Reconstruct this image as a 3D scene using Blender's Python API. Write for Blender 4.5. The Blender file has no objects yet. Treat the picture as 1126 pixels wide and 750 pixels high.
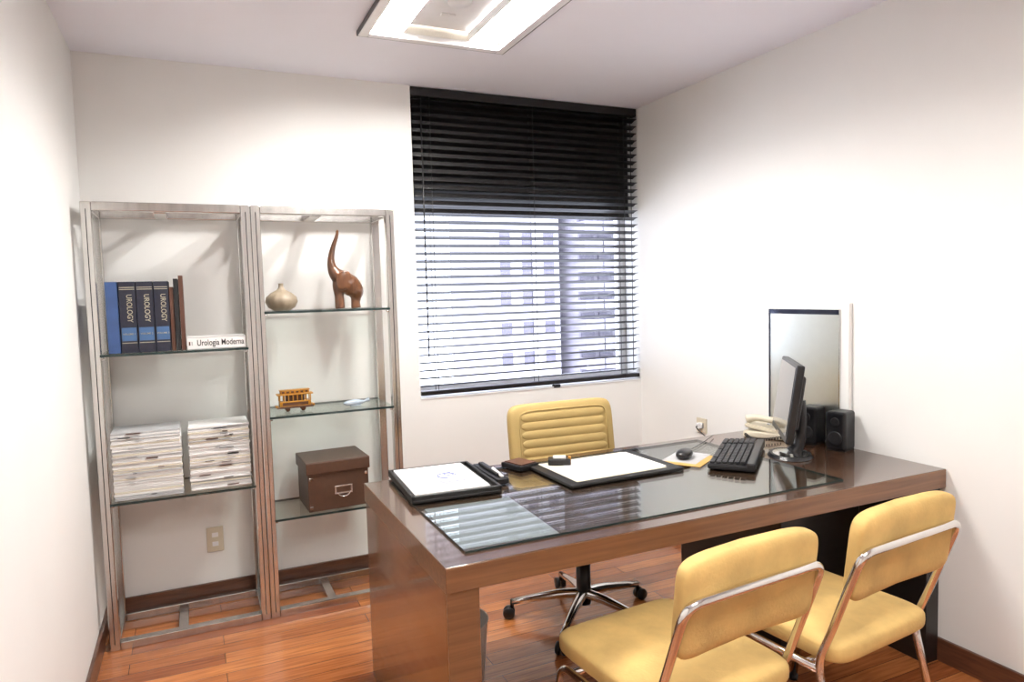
import bpy, bmesh, math, random
from mathutils import Vector, Matrix, Euler
random.seed(7)
scene=bpy.context.scene
COL=scene.collection
# ---------------------------------------------------------------- materials
def nodes(name):
    m=bpy.data.materials.new(name);m.use_nodes=True
    nt=m.node_tree;b=nt.nodes['Principled BSDF'];return m,nt,b
def plain(name,col,rough=.5,metal=0,var=.06,scale=20,coat=0,bump=0,stretch=(1,1,1),bscale=None,ior=1.5):
    m,nt,b=nodes(name)
    tc=nt.nodes.new('ShaderNodeTexCoord');mp=nt.nodes.new('ShaderNodeMapping');mp.inputs['Scale'].default_value=stretch
    nz=nt.nodes.new('ShaderNodeTexNoise');nz.inputs['Scale'].default_value=scale;nz.inputs['Detail'].default_value=5
    cr=nt.nodes.new('ShaderNodeValToRGB')
    cr.color_ramp.elements[0].position=.3;cr.color_ramp.elements[1].position=.7
    cr.color_ramp.elements[0].color=tuple(c*(1-var) for c in col)+(1,)
    cr.color_ramp.elements[1].color=tuple(min(1,c*(1+var)) for c in col)+(1,)
    nt.links.new(tc.outputs['Object'],mp.inputs['Vector']);nt.links.new(mp.outputs[0],nz.inputs['Vector'])
    nt.links.new(nz.outputs['Fac'],cr.inputs['Fac']);nt.links.new(cr.outputs['Color'],b.inputs['Base Color'])
    b.inputs['Roughness'].default_value=rough;b.inputs['Metallic'].default_value=metal;b.inputs['IOR'].default_value=ior
    b.inputs['Coat Weight'].default_value=coat;b.inputs['Coat Roughness'].default_value=.05
    if bump:
        n2=nt.nodes.new('ShaderNodeTexNoise');n2.inputs['Scale'].default_value=bscale or scale*4;n2.inputs['Detail'].default_value=4
        bp=nt.nodes.new('ShaderNodeBump');bp.inputs['Strength'].default_value=bump;bp.inputs['Distance'].default_value=.004
        nt.links.new(mp.outputs[0],n2.inputs['Vector']);nt.links.new(n2.outputs['Fac'],bp.inputs['Height']);nt.links.new(bp.outputs[0],b.inputs['Normal'])
    return m
def wood(name,dark,light,grain=(1.2,22,22),rough=.3,coat=.4,scale=3):
    m,nt,b=nodes(name)
    tc=nt.nodes.new('ShaderNodeTexCoord');mp=nt.nodes.new('ShaderNodeMapping');mp.inputs['Scale'].default_value=grain
    nz=nt.nodes.new('ShaderNodeTexNoise');nz.inputs['Scale'].default_value=scale;nz.inputs['Detail'].default_value=8;nz.inputs['Distortion'].default_value=.6
    cr=nt.nodes.new('ShaderNodeValToRGB')
    cr.color_ramp.elements[0].position=.32;cr.color_ramp.elements[1].position=.68
    cr.color_ramp.elements[0].color=dark+(1,);cr.color_ramp.elements[1].color=light+(1,)
    nt.links.new(tc.outputs['Object'],mp.inputs['Vector']);nt.links.new(mp.outputs[0],nz.inputs['Vector'])
    nt.links.new(nz.outputs['Fac'],cr.inputs['Fac']);nt.links.new(cr.outputs['Color'],b.inputs['Base Color'])
    b.inputs['Roughness'].default_value=rough;b.inputs['Coat Weight'].default_value=coat;b.inputs['Coat Roughness'].default_value=.06
    return m
def glass(name,tint=(.95,.98,.97),f0=.05,k=.85,rough=.01):
    m=bpy.data.materials.new(name);m.use_nodes=True;nt=m.node_tree;nt.nodes.clear()
    o=nt.nodes.new('ShaderNodeOutputMaterial');mx=nt.nodes.new('ShaderNodeMixShader')
    lw=nt.nodes.new('ShaderNodeLayerWeight');lw.inputs['Blend'].default_value=.5
    p=nt.nodes.new('ShaderNodeMath');p.operation='POWER';p.inputs[1].default_value=4.0
    ma=nt.nodes.new('ShaderNodeMath');ma.operation='MULTIPLY_ADD';ma.inputs[1].default_value=k;ma.inputs[2].default_value=f0
    t=nt.nodes.new('ShaderNodeBsdfTransparent');t.inputs['Color'].default_value=tint+(1,)
    g=nt.nodes.new('ShaderNodeBsdfGlossy');g.inputs['Roughness'].default_value=rough
    nt.links.new(lw.outputs['Facing'],p.inputs[0]);nt.links.new(p.outputs[0],ma.inputs[0]);nt.links.new(ma.outputs[0],mx.inputs[0])
    nt.links.new(t.outputs[0],mx.inputs[1]);nt.links.new(g.outputs[0],mx.inputs[2])
    nt.links.new(mx.outputs[0],o.inputs['Surface']);return m
def emis(name,col,s):
    m,nt,b=nodes(name);b.inputs['Base Color'].default_value=col+(1,)
    b.inputs['Emission Color'].default_value=col+(1,);b.inputs['Emission Strength'].default_value=s;return m
def floor_mat():
    m,nt,b=nodes('parquet_wood')
    tc=nt.nodes.new('ShaderNodeTexCoord')
    br=nt.nodes.new('ShaderNodeTexBrick')
    br.inputs['Scale'].default_value=1;br.inputs['Brick Width'].default_value=.95;br.inputs['Row Height'].default_value=.085
    br.inputs['Mortar Size'].default_value=.0012;br.inputs['Mortar Smooth'].default_value=.2;br.inputs['Bias'].default_value=0
    br.inputs['Color1'].default_value=(.55,.205,.065,1);br.inputs['Color2'].default_value=(.27,.078,.025,1);br.inputs['Mortar'].default_value=(.04,.013,.007,1)
    br.offset=.37;br.offset_frequency=2
    mp=nt.nodes.new('ShaderNodeMapping');mp.inputs['Scale'].default_value=(1.5,26,1)
    nz=nt.nodes.new('ShaderNodeTexNoise');nz.inputs['Scale'].default_value=3;nz.inputs['Detail'].default_value=7;nz.inputs['Distortion'].default_value=.5
    cr=nt.nodes.new('ShaderNodeValToRGB');cr.color_ramp.elements[0].position=.3;cr.color_ramp.elements[1].position=.7
    cr.color_ramp.elements[0].color=(.68,.62,.57,1);cr.color_ramp.elements[1].color=(1.2,1.2,1.2,1)
    mx=nt.nodes.new('ShaderNodeMix');mx.data_type='RGBA';mx.blend_type='MULTIPLY';mx.inputs[0].default_value=1
    L=nt.links.new
    L(tc.outputs['Object'],br.inputs['Vector']);L(tc.outputs['Object'],mp.inputs['Vector']);L(mp.outputs[0],nz.inputs['Vector']);L(nz.outputs['Fac'],cr.inputs['Fac'])
    L(br.outputs['Color'],mx.inputs[6]);L(cr.outputs['Color'],mx.inputs[7]);L(mx.outputs[2],b.inputs['Base Color'])
    b.inputs['Roughness'].default_value=.2;b.inputs['Coat Weight'].default_value=.55;b.inputs['Coat Roughness'].default_value=.08
    return m
M=dict(
 wall=plain('wall_paint',(.79,.785,.765),.75,var=.012,scale=3,bump=.04,bscale=180),
 ceil=plain('ceiling_paint',(.81,.81,.88),.8,var=.01,scale=3),
 floor=floor_mat(),
 base=wood('baseboard_wood',(.06,.022,.012),(.13,.05,.025),(3,3,30)),
 desktop=wood('desk_top_veneer',(.065,.031,.017),(.105,.052,.028),(1.0,24,24),rough=.22,coat=.8),
 desk=wood('desk_veneer',(.13,.057,.025),(.21,.098,.043),(1.0,24,24),rough=.28,coat=.5),
 deskleg=wood('desk_leg_veneer',(.145,.059,.024),(.23,.100,.042),(24,1.0,24),rough=.22,coat=.6),
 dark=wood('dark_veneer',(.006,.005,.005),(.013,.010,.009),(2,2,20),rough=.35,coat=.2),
 black=plain('black_plastic',(.006,.006,.008),.35,var=.2),
 blackm=plain('black_leather',(.006,.0055,.0055),.45,var=.2,bump=.2,bscale=300),
 slat=plain('blind_slat',(.005,.004,.005),.42,var=.1,scale=6),
 chrome=plain('chrome',(.72,.71,.70),.14,metal=1,var=.05,scale=4),
 steel=plain('brushed_steel',(.60,.59,.57),.22,metal=1,var=.12,scale=3,stretch=(12,12,1)),
 yellow=plain('mustard_velvet',(.585,.395,.14),.85,var=.17,scale=9,bump=.25,bscale=120),
 yellow2=plain('mustard_upholstery',(.48,.345,.13),.7,var=.06,scale=6,bump=.1,bscale=150),
 white=plain('white_enamel',(.78,.78,.79),.4,var=.02),
 reflector=plain('lamp_reflector',(.66,.63,.58),.6,var=.03),
 paper=plain('white_paper',(.80,.79,.78),.7,var=.02,scale=8),
 paper2=plain('grey_paper',(.46,.46,.47),.7,var=.05,scale=30),
 reflgrey=plain('painted_reflection_grey',(.26,.265,.28),.7,var=.05,scale=30),  # grey for the painted window reflection on the desk
 paper3=plain('cream_paper',(.68,.63,.52),.7,var=.04,scale=30),
 cream=plain('cream_plastic',(.60,.54,.42),.4,var=.03),
 navy=plain('navy_cloth',(.010,.012,.028),.5,var=.15,scale=60),
 blue=plain('blue_cover',(.035,.08,.22),.45,var=.1),
 label=plain('label_blue',(.05,.12,.26),.45,var=.05),
 brown=plain('brown_cover',(.09,.035,.02),.45,var=.1),
 box=plain('brown_leatherette',(.068,.032,.018),.42,var=.1,scale=40,bump=.15,bscale=300),
 carved=wood('carved_wood',(.065,.023,.010),(.15,.06,.022),(8,8,2),rough=.28,coat=.4,scale=6),
 clay=plain('beige_ceramic',(.28,.225,.16),.5,var=.18,scale=24),
 brass=plain('toy_brass',(.48,.23,.03),.32,metal=.45,var=.15,scale=50),
 brassd=plain('toy_dark_wood',(.09,.035,.013),.4,var=.15,scale=50),
 orange=plain('orange_pad',(.60,.36,.10),.6,var=.05),
 screen=plain('screen_glass',(.02,.02,.025),.08,var=.05,coat=.5),
 key=plain('keycap',(.014,.014,.017),.45,var=.1),
 mirror=plain('satin_mirror',(.68,.69,.63),.28,metal=1,var=.02),
 smoke=plain('smoked_strip',(.03,.035,.06),.1,metal=.6,var=.1),
 glass=glass('clear_glass'),
 shelfglass=glass('shelf_glass',(.88,.93,.91),.05,.5),
 deskglass=glass('desk_glass',(.95,.98,.97),.07,.55),
 glassedge=plain('glass_edge',(.015,.03,.03),.1,var=.1),
 fac1=plain('facade_light',(.50,.48,.52),.8,var=.06,scale=1),
 fac2=plain('facade_grey',(.27,.255,.30),.8,var=.08,scale=1),
 win=plain('facade_window',(.13,.12,.165),.3,var=.2),
 ink=plain('black_ink',(.006,.006,.007),.6,var=.01),
 inkw=plain('gold_ink',(.40,.37,.28),.5,var=.01),
 inkb=plain('blue_ink',(.06,.10,.35),.5,var=.01),
 fishm=plain('grey_blue_glaze',(.40,.47,.55),.2,var=.1),
 tube=emis('fluorescent_tube',(1,.975,.94),195),
)
# ---------------------------------------------------------------- builder
class Bld:
    def __init__(s,name,origin=(0,0,0),rotz=0):
        s.name=name;s.bm=bmesh.new();s.mats=[];s.o=Vector(origin);s.rz=rotz
    def mi(s,m):
        m=M[m]
        if m not in s.mats:s.mats.append(m)
        return s.mats.index(m)
    def add(s,tb,mat,smooth=False,mx=None):
        if mx is not None: bmesh.ops.transform(tb,matrix=mx,verts=tb.verts)
        i=s.mi(mat)
        vm={}
        for v in tb.verts: vm[v]=s.bm.verts.new(v.co)
        for f in tb.faces:
            try:
                nf=s.bm.faces.new([vm[v] for v in f.verts]);nf.material_index=i;nf.smooth=smooth
            except ValueError: pass
        tb.free()
    def box(s,c,d,mat,bev=0,rot=(0,0,0),seg=2,smooth=False):
        tb=bmesh.new();bmesh.ops.create_cube(tb,size=1)
        bmesh.ops.scale(tb,vec=d,verts=tb.verts)
        if bev:bmesh.ops.bevel(tb,geom=tb.edges[:],offset=bev,segments=seg,profile=.5,affect='EDGES')
        s.add(tb,mat,smooth,Matrix.Translation(c)@Euler(rot).to_matrix().to_4x4())
    def bx(s,x0,x1,y0,y1,z0,z1,mat,bev=0):
        s.box(((x0+x1)/2,(y0+y1)/2,(z0+z1)/2),(x1-x0,y1-y0,z1-z0),mat,bev)
    def tube(s,pts,r,mat,n=12,sub=0,flat=None,cap=True):
        pts=[Vector(p) for p in pts]
        if sub:
            q=[]
            P=[pts[0]*2-pts[1]]+pts+[pts[-1]*2-pts[-2]]
            rr=r if isinstance(r,(list,tuple)) else [r]*len(pts);R=[]
            for i in range(len(pts)-1):
                a,b,c,d=P[i],P[i+1],P[i+2],P[i+3]
                for k in range(sub):
                    t=k/sub
                    q.append(.5*((2*b)+(c-a)*t+(2*a-5*b+4*c-d)*t*t+(3*b-a-3*c+d)*t**3));R.append(rr[i]*(1-t)+rr[i+1]*t)
            q.append(pts[-1]);R.append(rr[-1]);pts=q;r=R
        if not isinstance(r,(list,tuple)): r=[r]*len(pts)
        tb=bmesh.new();rings=[];up=None
        for i,p in enumerate(pts):
            if i==0:t=pts[1]-pts[0]
            elif i==len(pts)-1:t=pts[-1]-pts[-2]
            else:t=(pts[i+1]-p).normalized()+(p-pts[i-1]).normalized()
            t.normalize()
            if up is None:
                up=Vector((0,0,1)) if abs(t.z)<.9 else Vector((1,0,0))
            sd=t.cross(up).normalized();up=sd.cross(t).normalized()
            fx=1 if flat is None else flat
            rings.append([tb.verts.new(p+(sd*math.cos(2*math.pi*k/n)*fx+up*math.sin(2*math.pi*k/n))*r[i]) for k in range(n)])
        for a,b in zip(rings,rings[1:]):
            for k in range(n): tb.faces.new((a[k],a[(k+1)%n],b[(k+1)%n],b[k]))
        if cap: tb.faces.new(rings[0][::-1]);tb.faces.new(rings[-1])
        s.add(tb,mat,True)
    def bent(s,pts,r,mat,rad=.04,n=12,seg=6):
        pts=[Vector(p) for p in pts];out=[pts[0]]
        for a,b,c in zip(pts,pts[1:],pts[2:]):
            d1=(a-b);d2=(c-b);k=min(rad,d1.length*.45,d2.length*.45)
            p1=b+d1.normalized()*k;p2=b+d2.normalized()*k
            for j in range(seg+1):
                t=j/seg;out.append((1-t)**2*p1+2*t*(1-t)*b+t*t*p2)
        out.append(pts[-1]);s.tube(out,r,mat,n)
    def lathe(s,prof,c,mat,n=32,rib=0,ribn=12,axis=None):
        tb=bmesh.new();rings=[]
        for r,z in prof:
            rings.append([tb.verts.new((r*(1+rib*abs(math.cos(ribn*math.pi*k/n)))*math.cos(2*math.pi*k/n),r*(1+rib*abs(math.cos(ribn*math.pi*k/n)))*math.sin(2*math.pi*k/n),z)) for k in range(n)])
        for a,b in zip(rings,rings[1:]):
            for k in range(n): tb.faces.new((a[k],a[(k+1)%n],b[(k+1)%n],b[k]))
        tb.faces.new(rings[0][::-1]);tb.faces.new(rings[-1])
        mx=Matrix.Translation(c)
        if axis is not None: mx=mx@Vector((0,0,1)).rotation_difference(Vector(axis)).to_matrix().to_4x4()
        s.add(tb,mat,True,mx)
    def cushion(s,c,d,mat,e1=.35,e2=.3,rot=(0,0,0),n=64,m=28,fn=None,thin='z'):
        tb=bmesh.new()
        def sp(w,e): return math.copysign(abs(w)**e,w)
        rows=[]
        for j in range(1,m):
            ph=-math.pi/2+math.pi*j/m;row=[]
            for k in range(n):
                th=2*math.pi*k/n
                x=sp(math.cos(ph),e1)*sp(math.cos(th),e2);y=sp(math.cos(ph),e1)*sp(math.sin(th),e2);z=sp(math.sin(ph),e1)
                row.append(tb.verts.new((x*d[0]/2,y*d[1]/2,z*d[2]/2)))
            rows.append(row)
        for a,b in zip(rows,rows[1:]):
            for k in range(n): tb.faces.new((a[k],a[(k+1)%n],b[(k+1)%n],b[k]))
        for row,flip in((rows[0],True),(rows[-1],False)):
            prev=row
            for q in (.75,.5,.25):
                nr=[tb.verts.new((v.co.x*q,v.co.y*q,v.co.z+(math.copysign(d[2]*.5,v.co.z)-v.co.z)*(1-q))) for v in row]
                for k in range(n):
                    f=(prev[k],prev[(k+1)%n],nr[(k+1)%n],nr[k]);tb.faces.new(f[::-1] if flip else f)
                prev=nr
            tb.faces.new(prev[::-1] if flip else prev)
        if fn:
            for v in tb.verts: v.co=fn(v.co)
        s.add(tb,mat,True,Matrix.Translation(c)@Euler(rot).to_matrix().to_4x4())
    def finish(s,parent=None,local=False):
        me=bpy.data.meshes.new(s.name)
        if not local:
            bmesh.ops.translate(s.bm,vec=-s.o,verts=s.bm.verts)
        bmesh.ops.recalc_face_normals(s.bm,faces=s.bm.faces[:])
        s.bm.to_mesh(me);s.bm.free()
        for m in s.mats: me.materials.append(m)
        o=bpy.data.objects.new(s.name,me);COL.objects.link(o);o.location=s.o;o.rotation_euler=(0,0,s.rz)
        if parent:o.parent=parent;o.location=(0,0,0) if local else s.o-parent.location
        return o
def empty(name,loc):
    e=bpy.data.objects.new(name,None);COL.objects.link(e);e.location=loc;e.empty_display_size=.1;return e
def text(name,body,mat,parent,pos,xd,nd,size,bold=0,width=None):
    cu=bpy.data.curves.new(name,'FONT');cu.body=body;cu.size=size;cu.extrude=.0003;cu.offset=bold
    cu.align_x='CENTER';cu.align_y='CENTER';cu.materials.append(M[mat])
    o=bpy.data.objects.new(name,cu);COL.objects.link(o)
    X=Vector(xd).normalized();Z=Vector(nd).normalized();Y=Z.cross(X)
    mt=Matrix((X,Y,Z)).transposed().to_4x4()
    o.parent=parent
    o.matrix_parent_inverse=Matrix.Identity(4)
    sc=1
    bpy.context.view_layer.update()
    if width: sc=width/o.dimensions.x
    o.matrix_local=Matrix.Translation(Vector(pos)-parent.location)@mt@Matrix.Diagonal((sc,1,1,1))
    return o
# ---------------------------------------------------------------- room
XL,XR,YB,YF,C=-.421,2.545,3.627,-1.3,2.558
WX,WZ=1.106,.885
b=Bld('floor',(1,1,0));b.bx(XL-.2,XR+.2,YF-.2,YB+.25,-.1,0,'floor');b.finish()
b=Bld('wall_left',(XL,1,0));b.bx(XL-.2,XL,YF-.2,YB+.25,0,C+.2,'wall');b.finish()
b=Bld('wall_right',(XR,1,0));b.bx(XR,XR+.2,YF-.2,YB+.25,0,C+.2,'wall');b.finish()
b=Bld('wall_front',(1,YF,0));b.bx(XL,XR,YF-.2,YF,0,C+.2,'wall');b.finish()
b=Bld('wall_back',(1,YB,0));b.bx(XL,WX,YB,YB+.25,0,C+.2,'wall');b.bx(WX,XR,YB,YB+.25,0,WZ,'wall');b.finish()
b=Bld('ceiling',(1,1,C))
t=C+.2
b.bx(XL,.71,YF,YB+.25,C,t,'ceil');b.bx(1.33,XR,YF,YB+.25,C,t,'ceil')
b.bx(.71,1.33,YF,.1,C,t,'ceil');b.bx(.71,1.33,.73,2.32,C,t,'ceil');b.bx(.71,1.33,2.95,YB+.25,C,t,'ceil')
b.finish()
def troffer(x0,x1,y0,y1):
    b=Bld('ceiling_light',((x0+x1)/2,(y0+y1)/2,C))
    w=.02;dp=.022
    for a in((x0-w,x0+w,y0-w,y1+w),(x1-w,x1+w,y0-w,y1+w),(x0+w,x1-w,y0-w,y0+w),(x0+w,x1-w,y1-w,y1+w)):
        b.bx(*a,C-dp,C+.004,'white',.004)
    g=w+.004
    for a in((x0-g,x0-w,y0-g,y1+g),(x1+w,x1+g,y0-g,y1+g),(x0-w,x1+w,y0-g,y0-w),(x0-w,x1+w,y1+w,y1+g)):
        b.bx(*a,C-dp+.002,C-.0005,'black')  # black strips paint the shadow line around the fixture frame
    h=.09
    b.bx(x0+.001,x1-.001,y0+.001,y1-.001,C+h,C+h+.01,'reflector')
    for a in((x0+.001,x0+.006,y0,y1),(x1-.006,x1-.001,y0,y1),(x0,x1,y0+.001,y0+.006),(x0,x1,y1-.006,y1-.001)): b.bx(*a,C,C+h,'reflector')
    for cx in (x0+.095,x1-.095):
        for s_ in(-1,1):
            b.bx(cx+s_*.066-.002,cx+s_*.066+.002,y0+.022,y1-.022,C+.001,C+.039,'white')
        for y in (y0+.024,y1-.024): b.bx(cx-.066,cx+.066,y-.002,y+.002,C+.001,C+.05,'white')
        for dx in(-.026,.026): b.tube([(cx+dx,y0+.03,C+.024),(cx+dx,y1-.03,C+.024)],.014,'tube')
        for k in range(5):
            y=y0+.08+k*(y1-y0-.16)/4
            b.bx(cx-.064,cx+.064,y-.001,y+.001,C-.004,C+.006,'white')
    cxm=(x0+x1)/2
    b.bx(cxm-.145,cxm+.145,y0+.022,y1-.022,C+.042,C+.047,'white')
    b.lathe([(.045,-.012),(.05,0),(.001,0)],(cxm,(y0+y1)/2,C+.042),'white',32)
    for yy in(-.14,.14): b.bx(cxm-.03,cxm+.03,(y0+y1)/2+yy-.012,(y0+y1)/2+yy+.012,C+.034,C+.042,'white',.003)
    return b.finish()
for h_ in [(.71,1.33,2.32,2.95),(.71,1.33,.1,.73)]: troffer(*h_)  # second troffer is unseen, added behind the camera to light the room
bh=.09
b=Bld('baseboard_back',(1,YB,0));b.bx(XL,XR,YB-.014,YB,0,bh,'base',.003);b.finish()
b=Bld('baseboard_left',(XL,1,0));b.bx(XL,XL+.014,YF,YB-.014,0,bh,'base',.003);b.finish()
b=Bld('baseboard_right',(XR,1,0));b.bx(XR-.014,XR,YF,YB-.014,0,bh,'base',.003);b.finish()
# window
b=Bld('window_1',((WX+XR)/2,YB+.2,WZ))
y0,y1=YB+.17,YB+.22
b.bx(WX,XR,y0,y1,WZ,WZ+.05,'white',.004);b.bx(WX,XR,y0,y1,C-.05,C,'white',.004)
for x in (WX,XR-.045): b.bx(x,x+.045,y0,y1,WZ+.05,C-.05,'white',.004)
b.bx(WX+.045,XR-.045,y0+.02,y0+.026,WZ+.05,1.93,'glass')
b.bx(WX+.003,XR-.003,YB+.11,YB+.125,1.915,C-.002,'slat')
b.bx(WX+.003,XR-.003,YB+.10,YB+.13,1.895,1.92,'slat',.003)
b.finish()
b=Bld('window_sill',((WX+XR)/2,YB+.08,WZ));b.bx(WX+.001,XR-.001,YB-.004,YB+.17,WZ,WZ+.008,'white',.002);b.finish()
# blind
b=Bld('venetian_blind',((WX+XR)/2,YB+.03,WZ))
bx0,bx1,by=WX+.004,XR-.008,YB+.026
b.bx(bx0,bx1,by-.024,by+.024,C-.05,C-.004,'slat',.003)
z=.955;ta=-.27
while z<C-.06:
    for k,dy in enumerate((-.0165,0,.0165)):
        b.box(((bx0+bx1)/2,by+dy*math.cos(ta),z+dy*math.sin(ta)+(0,.0016,0)[k]),(bx1-bx0,.0174,.0022),'slat',rot=(ta+(.12,0,-.12)[k],0,0))
    z+=.0425
b.bx(bx0,bx1,by-.025,by+.025,.905,.928,'slat',.004)
for x in(bx0+.10,(bx0+bx1)/2,bx1-.10):
    for dy in(-.028,.028): b.tube([(x,by+dy,.92),(x,by+dy,C-.05)],.0016,'black',6)
b.tube([(bx0+.05,by-.03,1.1),(bx0+.05,by-.03,C-.06)],.004,'black',8)
b.tube([(bx1-.05,by-.03,.95),(bx1-.05,by-.03,C-.06)],.0025,'black',8)
b.box(((bx0+bx1)/2+.12,by-.02,.893),(.05,.02,.02),'black',.004)
b.finish()
# outside
def tower(name,x0,x1,y0,y1,z0,z1,mat,nx,fh,ww,wh,balc=False):
    b=Bld(name,((x0+x1)/2,(y0+y1)/2,z0));b.bx(x0,x1,y0,y1,z0,z1,mat)
    z=z0+.8
    while z<z1-1:
        for i in range(nx):
            cx=x0+(i+.5)*(x1-x0)/nx
            b.bx(cx-ww/2,cx+ww/2,y0-.04,y0+.02,z,z+wh,'win')
            if balc: b.bx(cx-ww/2-.1,cx+ww/2+.1,y0-.5,y0,z-.25,z+.1,mat)
        z+=fh
    b.finish()
tower('apartment_building',8.6,10.9,20,24,-14,12,'fac1',3,.95,.35,.42)
tower('apartment_building',11.3,13.3,19.5,24,-14,12,'fac2',3,.62,.5,.3,True)
tower('apartment_building',14.6,18,25,30,-14,12,'fac1',4,1.0,.4,.45)
# ---------------------------------------------------------------- desk
b=Bld('office_desk',(1.55,2.13,0))
dx0,dx1,dy0,dy1=.557,2.538,1.667,2.60
b.bx(dx0,dx1,dy0,dy1,.68,.7485,'desk',.002)
b.bx(dx0+.0015,dx1-.0015,dy0+.0015,dy1-.0015,.7475,.75,'desktop',.0008)
b.bx(dx0+.004,dx0+.094,dy0+.014,dy1-.004,0,.68,'deskleg',.002)
b.bx(dx0+.004,dx0+.094,dy0+.006,dy0+.0145,0,.68,'desk',.001)
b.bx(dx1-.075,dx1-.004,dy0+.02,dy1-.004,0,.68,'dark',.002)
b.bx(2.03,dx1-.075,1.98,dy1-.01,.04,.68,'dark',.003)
for k in range(3): 
    z0=.07+k*.2
    b.bx(2.04,dx1-.085,dy1-.01,dy1+.006,z0,z0+.19,'dark',.003);b.tube([(2.2,dy1+.02,z0+.13),(2.32,dy1+.02,z0+.13)],.005,'chrome')
b.bx(2.05,dx1-.075,2.0,dy1-.03,0,.04,'black')
b.finish()
b=Bld('desk_glass_top',(1.36,2.1,.75));b.bx(.64,2.08,1.74,2.53,.7505,.7565,'deskglass');
for a in((.6385,.640,1.74,2.53),(2.08,2.0815,1.74,2.53),(.64,2.08,1.7385,1.74),(.64,2.08,2.53,2.5315)): b.bx(*a,.7505,.7565,'glassedge')
b.finish()
G=.7567
b=Bld('window_reflection_patch',(.8,1.95,.7501));b.box((.80,1.965,.7503),(.30,.40,.0003),'reflgrey',rot=(0,0,-.05));b.finish()  # flat grey patch paints the window's reflection in the desk glass
r=-.06
def rp(x,y,c=(.80,2.40),a=r): return (c[0]+x*math.cos(a)-y*math.sin(a),c[1]+x*math.sin(a)+y*math.cos(a))
def rbox(bb,x,y,z,d,mat,c,a,bev=0):
    p=rp(x,y,c,a);bb.box((p[0],p[1],z),d,mat,bev,rot=(0,0,a))
c=(.805,2.41)
b=Bld('desk_tray',(.80,2.4,G),0)
rbox(b,0,0,G+.006,(.32,.40,.012),'blackm',c,r,.003)
for x in(-.155,.155): rbox(b,x,0,G+.018,(.012,.40,.016),'blackm',c,r,.003)
for y in(-.194,.194): rbox(b,0,y,G+.018,(.32,.012,.016),'blackm',c,r,.003)
tray=b.finish()
b=Bld('medical_magazine',(.80,2.4,G+.012))
rbox(b,-.01,0,G+.0195,(.27,.36,.015),'paper',c,r,.002)
o=b.finish()
b=Bld('cover_mark',(.80,2.4,G+.0265))
def arcp(cx,cy,R,a0,a1,n=18): return [(*rp(cx+R*math.cos(a0+(a1-a0)*i/n),cy+R*math.sin(a0+(a1-a0)*i/n),c,r),G+.0276) for i in range(n+1)]
b.tube(arcp(.02,.01,.034,0,4.6),.002,'inkb',6);b.tube(arcp(.035,.03,.018,1,5.5),.0018,'inkb',6)
for k in range(3):
    p=rp(.02,-.06-.016*k,c,r);b.box((p[0],p[1],G+.0275),(.11-.02*k,.006,.0006),'inkb',rot=(0,0,r))
b.finish(parent=o)
b=Bld('pen_holder',(1.0,2.3,G))
c2=(1.0,2.42)
rbox(b,0,0,G+.012,(.05,.26,.024),'black',c2,-.02,.006);rbox(b,0,.0,G+.03,(.02,.2,.012),'black',c2,-.02,.004)
p1=rp(0,-.12,c2,-.02);p2=rp(0.0,-.03,c2,-.02);b.tube([(*p1,G+.028),(*p2,G+.038)],.006,'paper')
b.finish()
b=Bld('desk_portfolio',(1.43,2.3,G));c3=(1.43,2.30)
rbox(b,0,0,G+.006,(.50,.36,.012),'blackm',c3,.02,.004)
rbox(b,-.01,0,G+.0125,(.40,.30,.002),'paper3',c3,.02)
rbox(b,.03,.0,G+.0142,(.34,.27,.0014),'paper',c3,.02)
b.finish()
b=Bld('letter_tray',(1.05,2.5,G));c4=(1.16,2.49)
rbox(b,0,0,G+.010,(.10,.12,.020),'black',c4,.3,.004);rbox(b,0,0,G+.022,(.08,.10,.004),'brown',c4,.3,.002)
b.finish()
b=Bld('desk_stamp',(1.30,2.42,G+.014));c5=(1.29,2.40)
rbox(b,0,0,G+.027,(.09,.05,.026),'black',c5,-.5,.006);rbox(b,0,0,G+.043,(.05,.03,.008),'paper',c5,-.5,.002);rbox(b,.04,0,G+.03,(.012,.03,.03),'brass',c5,-.5,.003)
b.finish()
# mouse, pad
b=Bld('mouse_pad',(1.83,2.25,G));b.box((1.80,2.25,G+.001),(.20,.17,.002),'orange',.0005,rot=(0,0,.55));b.box((1.815,2.275,G+.0025),(.19,.14,.001),'paper2',rot=(0,0,.55));b.finish()
b=Bld('computer_mouse',(1.80,2.27,G+.003))
b.cushion((1.80,2.27,G+.0215),(.062,.11,.036),'black',e1=.8,e2=.8,rot=(0,0,-.9))
b.tube([(1.835,2.31,G+.012),(1.90,2.36,G+.006),(2.0,2.42,G+.005),(2.12,2.50,G+.005),(2.2,2.56,.76)],.002,'black',6,sub=5)
b.finish()
# keyboard
ka=.72;kc=(2.0,2.18)
e=Bld('computer_keyboard',(kc[0],kc[1],G),0)
def kb(x,y,z,d,mat,bev=0,tilt=0):
    p=rp(x,y,kc,ka);e.box((p[0],p[1],z),d,mat,bev,rot=(0,0,ka))
kb(0,0,G+.012,(.47,.175,.022),'black',.006)
kb(0,-.07,G+.02,(.47,.035,.024),'black',.006)
for rI in range(6):
    y=.07-rI*.0225; zz=G+.026+rI*.0014
    for k in range(19):
        x=-.215+k*.0237
        if k in(14,) : continue
        if rI==0 and 3<=k<=9:
            if k==6: kb(x,y,zz,(.14,.018,.007),'key',.002)
            continue
        kb(x,y,zz,(.0185,.0185,.007),'key',.002)
e.finish()
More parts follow.
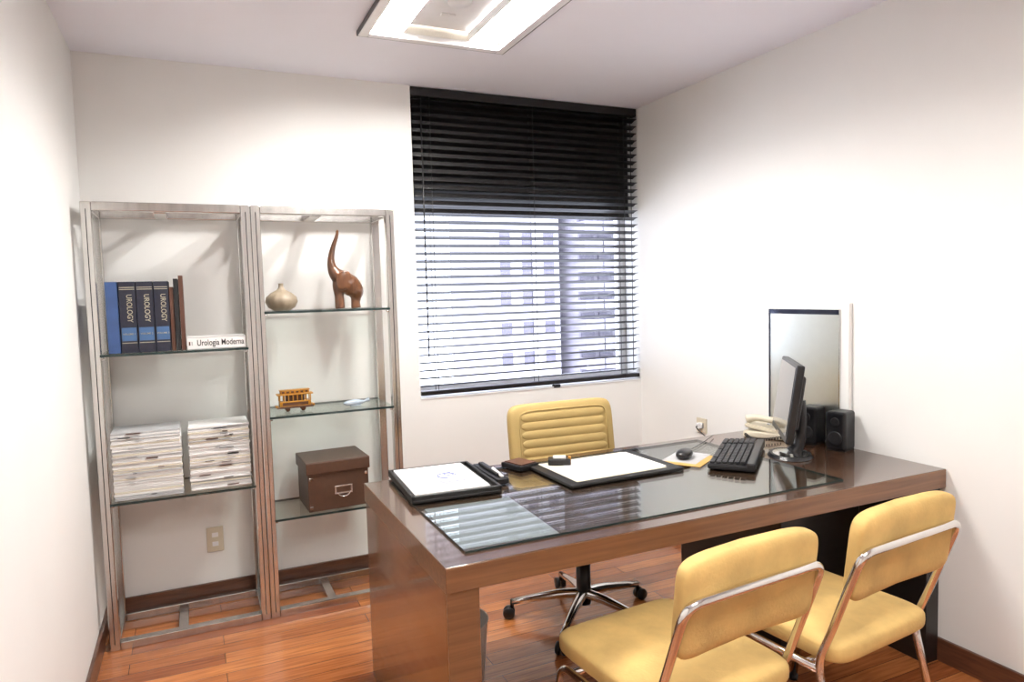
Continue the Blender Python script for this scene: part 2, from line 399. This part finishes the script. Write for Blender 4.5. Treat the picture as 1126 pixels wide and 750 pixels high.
# monitor
def Rz(a): return Matrix.Rotation(a,4,'Z')
mc=(2.205,2.115)
b=Bld('computer_monitor',(mc[0],mc[1],.75))
n=Vector((-.79,.62,0)).normalized();ang=math.atan2(n.y,n.x)-math.radians(-90)
mt=Matrix.Translation((mc[0],mc[1],.751))@Rz(ang)
def mb(cc,d,mat,bev=0,tilt=0,smooth=False):
    tb=bmesh.new();bmesh.ops.create_cube(tb,size=1);bmesh.ops.scale(tb,vec=d,verts=tb.verts)
    if bev:bmesh.ops.bevel(tb,geom=tb.edges[:],offset=bev,segments=3,profile=.5,affect='EDGES')
    b.add(tb,mat,smooth,mt@Matrix.Translation((0,0,.24))@Matrix.Rotation(tilt,4,'X')@Matrix.Translation(cc))
T=-.14
mb((0,0,0),(.40,.03,.31),'black',.006,T)
mb((0,.022,0),(.28,.03,.22),'black',.012,T)
mb((0,-.0155,.008),(.370,.003,.27),'screen',0,T)
mb((0,-.017,-.141),(.05,.003,.006),'chrome',0,T)
def mp(x,y,z): return tuple(mt@Vector((x,y,z)))
b.tube([mp(0,.05,.23),mp(0,.055,.14),mp(0,.045,.05),mp(0,.02,.012)],[.02,.02,.022,.03],'black',14,sub=4)
tb=bmesh.new();bmesh.ops.create_cone(tb,cap_ends=True,segments=40,radius1=.11,radius2=.10,depth=.012);bmesh.ops.scale(tb,vec=(1,.8,1),verts=tb.verts)
b.add(tb,'black',False,mt@Matrix.Translation((0,.01,.0065)))
tb=bmesh.new();bmesh.ops.create_cone(tb,cap_ends=True,segments=40,radius1=.085,radius2=.05,depth=.006);bmesh.ops.scale(tb,vec=(1,.8,1),verts=tb.verts)
b.add(tb,'chrome',False,mt@Matrix.Translation((0,.01,.0155)))
b.finish()
# speakers
for yy,xx in((2.235,2.475),(2.085,2.475)):
    b=Bld('computer_speaker',(xx,yy,.75));a=.25
    b.box((xx,yy,.75+.085),(.095,.085,.165),'black',.012,rot=(0,0,a),seg=3)
    f=Vector((-math.cos(a),-math.sin(a),0))
    for zz,rr in((.80,.030),(.87,.018)):
        p=Vector((xx,yy,zz+.005))+f*.047
        b.lathe([(rr,0),(rr,.003),(rr*.8,.004),(rr*.3,.001),(.002,.002)],p,'key',24,axis=f)
    b.box((xx,yy,.753),(.085,.08,.006),'black',.002,rot=(0,0,a));b.finish()
# telephone
b=Bld('desk_telephone',(2.42,2.47,.75));pc=(2.43,2.44);pa=.5
rbox(b,0,0,.766,(.16,.20,.03),'cream',pc,pa,.008)
tb=bmesh.new();bmesh.ops.create_cube(tb,size=1);bmesh.ops.scale(tb,vec=(.15,.19,.02),verts=tb.verts);bmesh.ops.bevel(tb,geom=tb.edges[:],offset=.006,segments=2,affect='EDGES')
b.add(tb,'cream',False,Matrix.Translation((pc[0],pc[1],.79))@Rz(pa)@Matrix.Rotation(.18,4,'X'))
for i in range(3):
    for j in range(4): 
        x,y=.01+i*.022,-.06+j*.022;p=rp(x,y,pc,pa);b.box((p[0],p[1],.803+y*.18),(.015,.014,.006),'paper2',.002,rot=(.18*math.cos(pa),.18*math.sin(pa)*0,pa))
hp=[rp(-.045,-.09,pc,pa),rp(-.045,0,pc,pa),rp(-.045,.09,pc,pa)]
b.tube([(*hp[0],.805),(*rp(-.045,-.05,pc,pa),.83),(*hp[1],.836),(*rp(-.045,.05,pc,pa),.84),(*hp[2],.83)],[.02,.016,.014,.016,.02],'cream',14,sub=4)
cord=[]
for i in range(140):
    t_=i/139;x=-.07-.10*math.sin(t_*math.pi);y=-.08+.17*t_;p=rp(x,y,pc,pa)
    cord.append((p[0]+.006*math.cos(i*.9),p[1],.764+.006*math.sin(i*.9)))
b.tube(cord,.002,'black',6)
b.finish()
# wall mirror
b=Bld('wall_mirror',(XR,2.31,.78))
my0,my1,mz0,mz1=2.085,2.53,.775,1.372
b.bx(XR-.022,XR-.001,my0,my1,mz0,mz1,'wall',.003)
b.bx(XR-.026,XR-.021,my0+.045,my1-.004,mz0+.02,mz1-.05,'mirror')
b.bx(XR-.029,XR-.021,my0+.045,my1-.002,mz1-.052,mz1-.03,'smoke',.001)
b.bx(XR-.029,XR-.021,my1-.006,my1,mz0+.01,mz1-.03,'smoke')
b.bx(XR-.029,XR-.021,my0+.04,my0+.045,mz0+.01,mz1-.03,'chrome')
b.finish()
# outlets
def plate(name,c,d,axis):
    b=Bld(name,c);b.box(c,d,'cream',.002)
    for s_ in(-1,1):
        if axis=='y': b.box((c[0],c[1]-d[1]/2,c[2]+s_*.022),(.028,.003,.022),'white',.001)
        else: b.box((c[0]-d[0]/2,c[1],c[2]+s_*.0),(.003,.04,.03),'white',.001)
    return b
plate('wall_outlet',(.045,YB-.005,.30),(.075,.010,.12),'y').finish()
b=plate('wall_outlet',(XR-.005,3.05,.69),(.010,.08,.08),'x')
b.finish()
b=Bld('power_plug',(XR-.03,3.05,.69));b.box((XR-.022,3.05,.69),(.03,.03,.03),'white',.004)
b.tube([(XR-.037,3.05,.69),(XR-.06,3.02,.68),(XR-.03,2.9,.60),(XR-.02,2.7,.5),(XR-.02,2.64,.4)],.003,'black',6,sub=5);b.finish()
# ---------------------------------------------------------------- shelf
b=Bld('glass_shelf_unit',(.256,3.43,0))
for (x0,x1,shelves) in ((-.385,.2555,[1.245,.625]),(.2565,.897,[1.398,.925,.455])):
    y0,y1,H=3.27,3.600,1.865;w=.040
    for x in(x0,x1-w):
        for y in(y0,y1-w): 
            b.bx(x,x+w,y,y+w,0,H,'steel',.004)
        b.bx(x+w*.46,x+w*.54,y0-.0008,y0,0.03,H-.03,'black')
        b.bx(x,x+w,y0+w,y1-w,H-w,H,'steel',.003);b.bx(x,x+w,y0+w,y1-w,0.0,w,'steel',.003)
    for y in(y0,y1-w):
        b.bx(x0+w,x1-w,y,y+w,H-w*.9,H,'steel',.003)
        b.bx(x0+w,x1-w,y,y+w,0.0,w*.9,'steel',.003)
    xm=(x0+x1)/2-.06
    b.bx(xm,xm+w,y0+w,y1-w,0,w*.8,'steel',.003);b.bx(xm,xm+w*1.2,y0+w,y1-w,H-w,H-.004,'steel',.003)
    for z in shelves:
        b.bx(x0+w*.9,x1-w*.9,y0+.0,y1-.002,z-.010,z,'shelfglass')
        b.bx(x0+w*.9,x1-w*.9,y0-.002,y0,z-.010,z,'glassedge')
        b.bx(x0+w*.9,x1-w*.9,y1-.002,y1,z-.010,z,'glassedge')
        for x in(x0+w,x1-w):
            for y in(y0+.02,y1-.03): b.tube([(x-.01,y,z-.016),(x+.01,y,z-.016)],.005,'chrome',8)
b.finish()
# books
def book(b,x0,x1,h,d,y,z,cov,label=None):
    b.bx(x0+.0005,x1-.0005,y,y+.004,z,z+h,cov,.001)
    b.bx(x0+.0005,x0+.003,y,y+d,z,z+h,cov);b.bx(x1-.003,x1-.0005,y,y+d,z,z+h,cov)
    b.bx(x0+.003,x1-.003,y+.004,y+d-.004,z+.004,z+h-.004,'paper')
    if label: b.bx(x0+.004,x1-.004,y-.0008,y+.001,z+label[0],z+label[1],label[2])
z=1.246
e_=empty('row_of_books',(-.16,3.4,z))
b=Bld('books',(-.16,3.4,z))
xs=[(-.318,-.273,.295,'blue',None),(-.270,-.208,.295,'navy',(.05,.105,'label')),(-.206,-.143,.295,'navy',(.05,.105,'label')),(-.141,-.085,.295,'navy',(.05,.105,'label')),(-.083,-.068,.27,'brown',None),(-.066,-.048,.305,'ink',None),(-.046,-.028,.318,'brown',None)]
for i,(a0,a1,hh,cv,lb) in enumerate(xs):
    book(b,a0,a1,hh,.2,3.285+(.006 if i>3 else 0),z,cv,lb)
    if 1<=i<=3:
        for q in(.27,.262,.04): b.bx(a0+.003,a1-.003,3.2838,3.2855,z+q,z+q+.003,'inkw')
b.finish(parent=e_)
for i in(1,2,3):
    a0,a1=xs[i][:2]
    text('spine_title_%d'%i,'UROLOGY','inkw',e_,((a0+a1)/2+.006,3.2835,z+.185),(0,0,-1),(0,-1,0),.028,.0003,width=.115)
    text('spine_volume_%d'%i,'VOLUME %d'%i,'inkw',e_,((a0+a1)/2,3.2830,z+.078),(1,0,0),(0,-1,0),.010,.0001)
e_=empty('lying_book',(.1,3.4,z))
b=Bld('book_block',(.1,3.4,z))
b.bx(-.024,.210,3.283,3.287,z,z+.052,'paper',.001);b.bx(-.024,.210,3.283,3.46,z,z+.003,'paper');b.bx(-.024,.210,3.283,3.46,z+.049,z+.052,'paper')
b.bx(-.02,.206,3.287,3.455,z+.003,z+.049,'paper3');b.finish(parent=e_)
text('title','Urologia Moderna','ink',e_,(.108,3.2825,z+.027),(1,0,0),(0,-1,0),.036,.0004,width=.188)
b=Bld('spine_mark',(-.0,3.283,z+.02));b.bx(-.018,-.012,3.2822,3.2832,z+.018,z+.034,'brown');b.bx(-.008,-.003,3.2822,3.2832,z+.018,z+.034,'paper2');b.finish(parent=e_)
# magazines
for (x0,x1) in((-.338,-.068),(-.046,.208)):
    z=.626;b=Bld('magazine_stack',((x0+x1)/2,3.42,z));rnd=random.Random(int(x0*1000))
    while z<.626+.28:
        t_=rnd.choice((.005,.006,.008,.009));drift=rnd.uniform(-.003,.003);a=rnd.uniform(-.012,.012)
        b.box(((x0+x1)/2+drift,3.40+rnd.uniform(-.004,.005),z+t_/2),(x1-x0-.008,.20,t_-.0012),rnd.choice(('paper','paper','paper3','paper','paper','paper2')),.0005,rot=(0,0,a),seg=1)
        if rnd.random()<.4:
            w=rnd.uniform(.015,.06);xx=(x0+x1)/2+rnd.uniform(-.09,.09);b.box((xx,3.2985,z+t_/2),(w,.008,t_*.35),rnd.choice(('paper2','ink','paper2','brown')))
        z+=t_
    b.finish()
# vase
z=1.399
b=Bld('ceramic_vase',(.385,3.42,z));b.lathe([(.001,0),(.035,0),(.058,.015),(.070,.040),(.066,.062),(.045,.082),(.020,.096),(.012,.106),(.010,.122),(.013,.126),(.007,.126),(.006,.11)],(.385,3.42,z),'clay',48,rib=.05,ribn=12);b.finish()
# elephant sculpture
ex,ey=.682,3.42
b=Bld('elephant_sculpture',(ex,ey,z))
def E(x,h): return (ex+x,ey,z+h)
b.tube([E(-.032,.365),E(-.024,.375),E(-.030,.345),E(-.047,.30),E(-.060,.245),E(-.058,.20),E(-.040,.165),E(-.008,.140),E(.022,.115),E(.048,.080),E(.055,.05)],[.004,.006,.009,.012,.016,.022,.034,.044,.050,.044,.026],'carved',20,sub=5)
b.tube([E(-.030,.16),E(-.034,.11),E(-.030,.06),E(-.028,.0)],[.026,.026,.022,.024],'carved',16,sub=4)
b.tube([E(.045,.10),E(.052,.06),E(.048,.03),E(.050,.0)],[.034,.026,.022,.024],'carved',16,sub=4)
b.tube([E(.0,.12),E(.008,.08)],[.04,.03],'carved',16)
for s_ in(-1,1):
    b.cushion((ex-.012,ey+s_*.040,z+.135),(.07,.014,.10),'carved',e1=.9,e2=.9,rot=(0,.4,0),n=24,m=12)
o=b.finish()
md=o.modifiers.new('r','REMESH');md.mode='VOXEL';md.voxel_size=.004;md.use_smooth_shade=True
md=o.modifiers.new('s','SMOOTH');md.iterations=5
# toy tram
z=.926
b=Bld('toy_tram',(.43,3.40,z));L=.165;cx,cy=.42,3.40
b.box((cx,cy,z+.020),(L,.055,.008),'brassd',.002)
for s_ in(-1,1):
    b.box((cx+s_*L*.5,cy,z+.024),(.012,.04,.010),'brass',.002)
    for yy in(-1,1): b.lathe([(.002,-.003),(.011,-.003),(.011,.003),(.002,.003)],(cx+s_*.035,cy+yy*.02,z+.011),'brassd',20,axis=(0,1,0))
b.box((cx,cy,z+.036),(L*.86,.05,.024),'brass',.002)
b.box((cx,cy-.026,z+.036),(L*.7,.002,.014),'brassd')
for k in range(8):
    x=cx-L*.42+k*L*.84/7
    for yy in(-1,1): b.box((x,cy+yy*.022,z+.062),(.005,.005,.030),'brass',.001)
b.box((cx,cy,z+.062),(L*.5,.03,.028),'brassd')
b.box((cx,cy,z+.080),(L,.058,.006),'brass',.003);b.box((cx,cy,z+.090),(L*.8,.03,.014),'brass',.003);b.box((cx,cy,z+.099),(L*.84,.036,.004),'brass',.002)
for k in range(6): b.box((cx-L*.32+k*L*.64/5,cy-.016,z+.090),(.012,.002,.008),'brassd')
b.finish()
b=Bld('glass_fish_ornament',(.70,3.38,z))
b.tube([(.64,3.37,z+.016),(.66,3.37,z+.016),(.70,3.38,z+.016),(.735,3.39,z+.015),(.75,3.392,z+.018),(.77,3.395,z+.024)],[.004,.012,.016,.008,.005,.010],'fishm',14,sub=4,flat=1)
b.box((.70,3.38,z+.002),(.05,.03,.004),'fishm',.001);b.finish()
# storage box
z=.456
b=Bld('storage_box',(.57,3.43,z));bc=(.585,3.43);ba=.04
rbox(b,0,0,z+.095,(.285,.26,.19),'box',bc,ba,.004)
rbox(b,0,0,z+.205,(.300,.275,.058),'box',bc,ba,.005)
for s_ in(-1,1):
    for zz in(.02,.155): 
        p=rp(s_*.130,-.131,bc,ba);b.box((p[0],p[1],z+zz),(.014,.003,.014),'chrome',.002,rot=(0,0,ba))
p=rp(.02,-.132,bc,ba);
b.box((p[0],p[1],z+.090),(.085,.004,.040),'chrome',.001,rot=(0,0,ba));p=rp(.02,-.135,bc,ba);b.box((p[0],p[1],z+.092),(.068,.003,.026),'box',rot=(0,0,ba))
ring=[]
for k in range(13):
    t_=math.pi+math.pi*k/12;p=rp(.02+.03*math.cos(t_),-.140,bc,ba);ring.append((p[0],p[1],z+.080+.022*math.sin(t_)))
b.tube(ring,.003,'chrome',8)
b.finish()
# ---------------------------------------------------------------- chairs
def visitor_chair(x0,y0=1.48,rz=0):
    e=empty('visitor_chair',(x0,y0,0));e.rotation_euler=(0,0,rz)
    def P(x,y,z): return (x,y-1.48,z)
    b=Bld('upholstery')
    b.cushion(P(0,1.545,.435),(.455,.50,.085),'yellow',e1=.5,e2=.22,rot=(0,0,0))
    def bend(v): return Vector((v.x,v.y,v.z+ .35*v.x*v.x))
    b.cushion(P(0,1.280,.724),(.46,.246,.062),'yellow',e1=.5,e2=.25,rot=(math.radians(97),0,0),fn=bend)
    b.finish(parent=e,local=True)
    b=Bld('frame');w=.232
    b.bent([P(-w,1.26,0.005),P(-w,1.36,.40),P(-w,1.32,.50),P(-w,1.228,.752),P(w,1.228,.752),P(w,1.32,.50),P(w,1.36,.40),P(w,1.26,.005)],.0115,'chrome',rad=.045)
    for s_ in(-1,1):
        b.bent([P(s_*w,1.355,.385),P(s_*w,1.74,.385),P(s_*w,1.80,.005)],.0115,'chrome',rad=.05)
        b.tube([P(s_*w,1.26,0),P(s_*w,1.263,.02)],.015,'black');b.tube([P(s_*w,1.80,0),P(s_*w,1.797,.02)],.015,'black')
    b.tube([P(-w,1.40,.385),P(w,1.40,.385)],.010,'chrome');b.tube([P(-w,1.68,.385),P(w,1.68,.385)],.010,'chrome')
    b.finish(parent=e,local=True)
visitor_chair(1.162,1.472,math.radians(5));visitor_chair(1.75,1.503,math.radians(5.5))
# executive chair
ec=(1.515,2.62)
e=empty('executive_chair',(ec[0],ec[1],0));e.rotation_euler=(0,0,math.radians(-3))
b=Bld('backrest')
W,H_=.525,.48
BC=(0,.175,.710)
b.cushion(BC,(W,H_,.075),'yellow2',e1=.45,e2=.20,rot=(math.radians(82),0,0))
tilt=Matrix.Translation(BC)@Euler((math.radians(82),0,0)).to_matrix().to_4x4()
nR=10
for k in range(nR):
    yy=-H_*.41+(k+.5)*H_*.82/nR
    tb=bmesh.new();bmesh.ops.create_uvsphere(tb,u_segments=32,v_segments=14,radius=1)
    for v in tb.verts:
        v.co=Vector((math.copysign(abs(v.co.x)**.18,v.co.x)*W*.405,yy+v.co.y*H_*.82/nR*.54,.0335+v.co.z*.0075))
    b.add(tb,'yellow2',True,tilt)
rr=[]
for k in range(65):
    t_=2*math.pi*k/64;sx=math.copysign(abs(math.cos(t_))**.18,math.cos(t_));sy=math.copysign(abs(math.sin(t_))**.18,math.sin(t_))
    rr.append(tilt@Vector((sx*W*.42,sy*H_*.43,.0355)))
b.tube(rr,.003,'yellow2',8)
b.finish(parent=e,local=True)
b=Bld('seat')
b.cushion((0,-.05,.455),(.50,.48,.10),'yellow2',e1=.5,e2=.25)
b.finish(parent=e,local=True)
b=Bld('base')
b.box((0,0,.395),(.28,.30,.02),'black',.004)
b.tube([(0,0,.39),(0,0,.2)],.02,'chrome');b.tube([(0,0,.25),(0,0,.07)],.032,'black')
b.bent([(0,.10,.39),(0,.26,.40),(0,.24,.60)],.014,'chrome',rad=.05)
b.box((0,.228,.62),(.10,.012,.20),'black',.004,rot=(-.14,0,0))
for k in range(5):
    a=math.radians(11+72*k);ca,sa=math.cos(a),math.sin(a)
    b.tube([(0,0,.115),(ca*.12,sa*.12,.11),(ca*.32,sa*.32,.075)],[.024,.02,.013],'chrome',10,sub=3)
    b.tube([(ca*.32,sa*.32,.085),(ca*.32,sa*.32,.045)],.008,'black')
    for s_ in(-1,1):
        b.lathe([(.002,-.009),(.024,-.009),(.027,0),(.024,.009),(.002,.009)],(ca*.335-sa*s_*.014,sa*.335+ca*s_*.014,.027),'black',20,axis=(-sa,ca,0))
b.finish(parent=e,local=True)
b=Bld('waste_bin',(.835,2.40,0));b.lathe([(.095,0),(.10,.002),(.12,.235),(.124,.24),(.118,.24),(.096,.008),(.002,.008)],(.835,2.40,0),'white',36);b.finish()
# ---------------------------------------------------------------- world, camera
w=bpy.data.worlds.new('daylight');scene.world=w;w.use_nodes=True
bg=w.node_tree.nodes['Background'];bg.inputs['Color'].default_value=(.81,.82,1,1);bg.inputs['Strength'].default_value=5.2
R=Vector((.90826,-.41752,-.02713));U=Vector((.05344,.05146,.99724));F=Vector((.41497,.90721,-.06905))
cam=bpy.data.cameras.new('camera');cam.sensor_width=36;cam.lens=766.93/1126*36;cam.clip_start=.02
co=bpy.data.objects.new('camera',cam);COL.objects.link(co)
m3=Matrix((R,U,-F)).transposed();co.matrix_world=Matrix.Translation((0,0,1.4528))@m3.to_4x4()
scene.camera=co
scene.view_settings.view_transform='Standard';scene.view_settings.look='None';scene.view_settings.exposure=.42
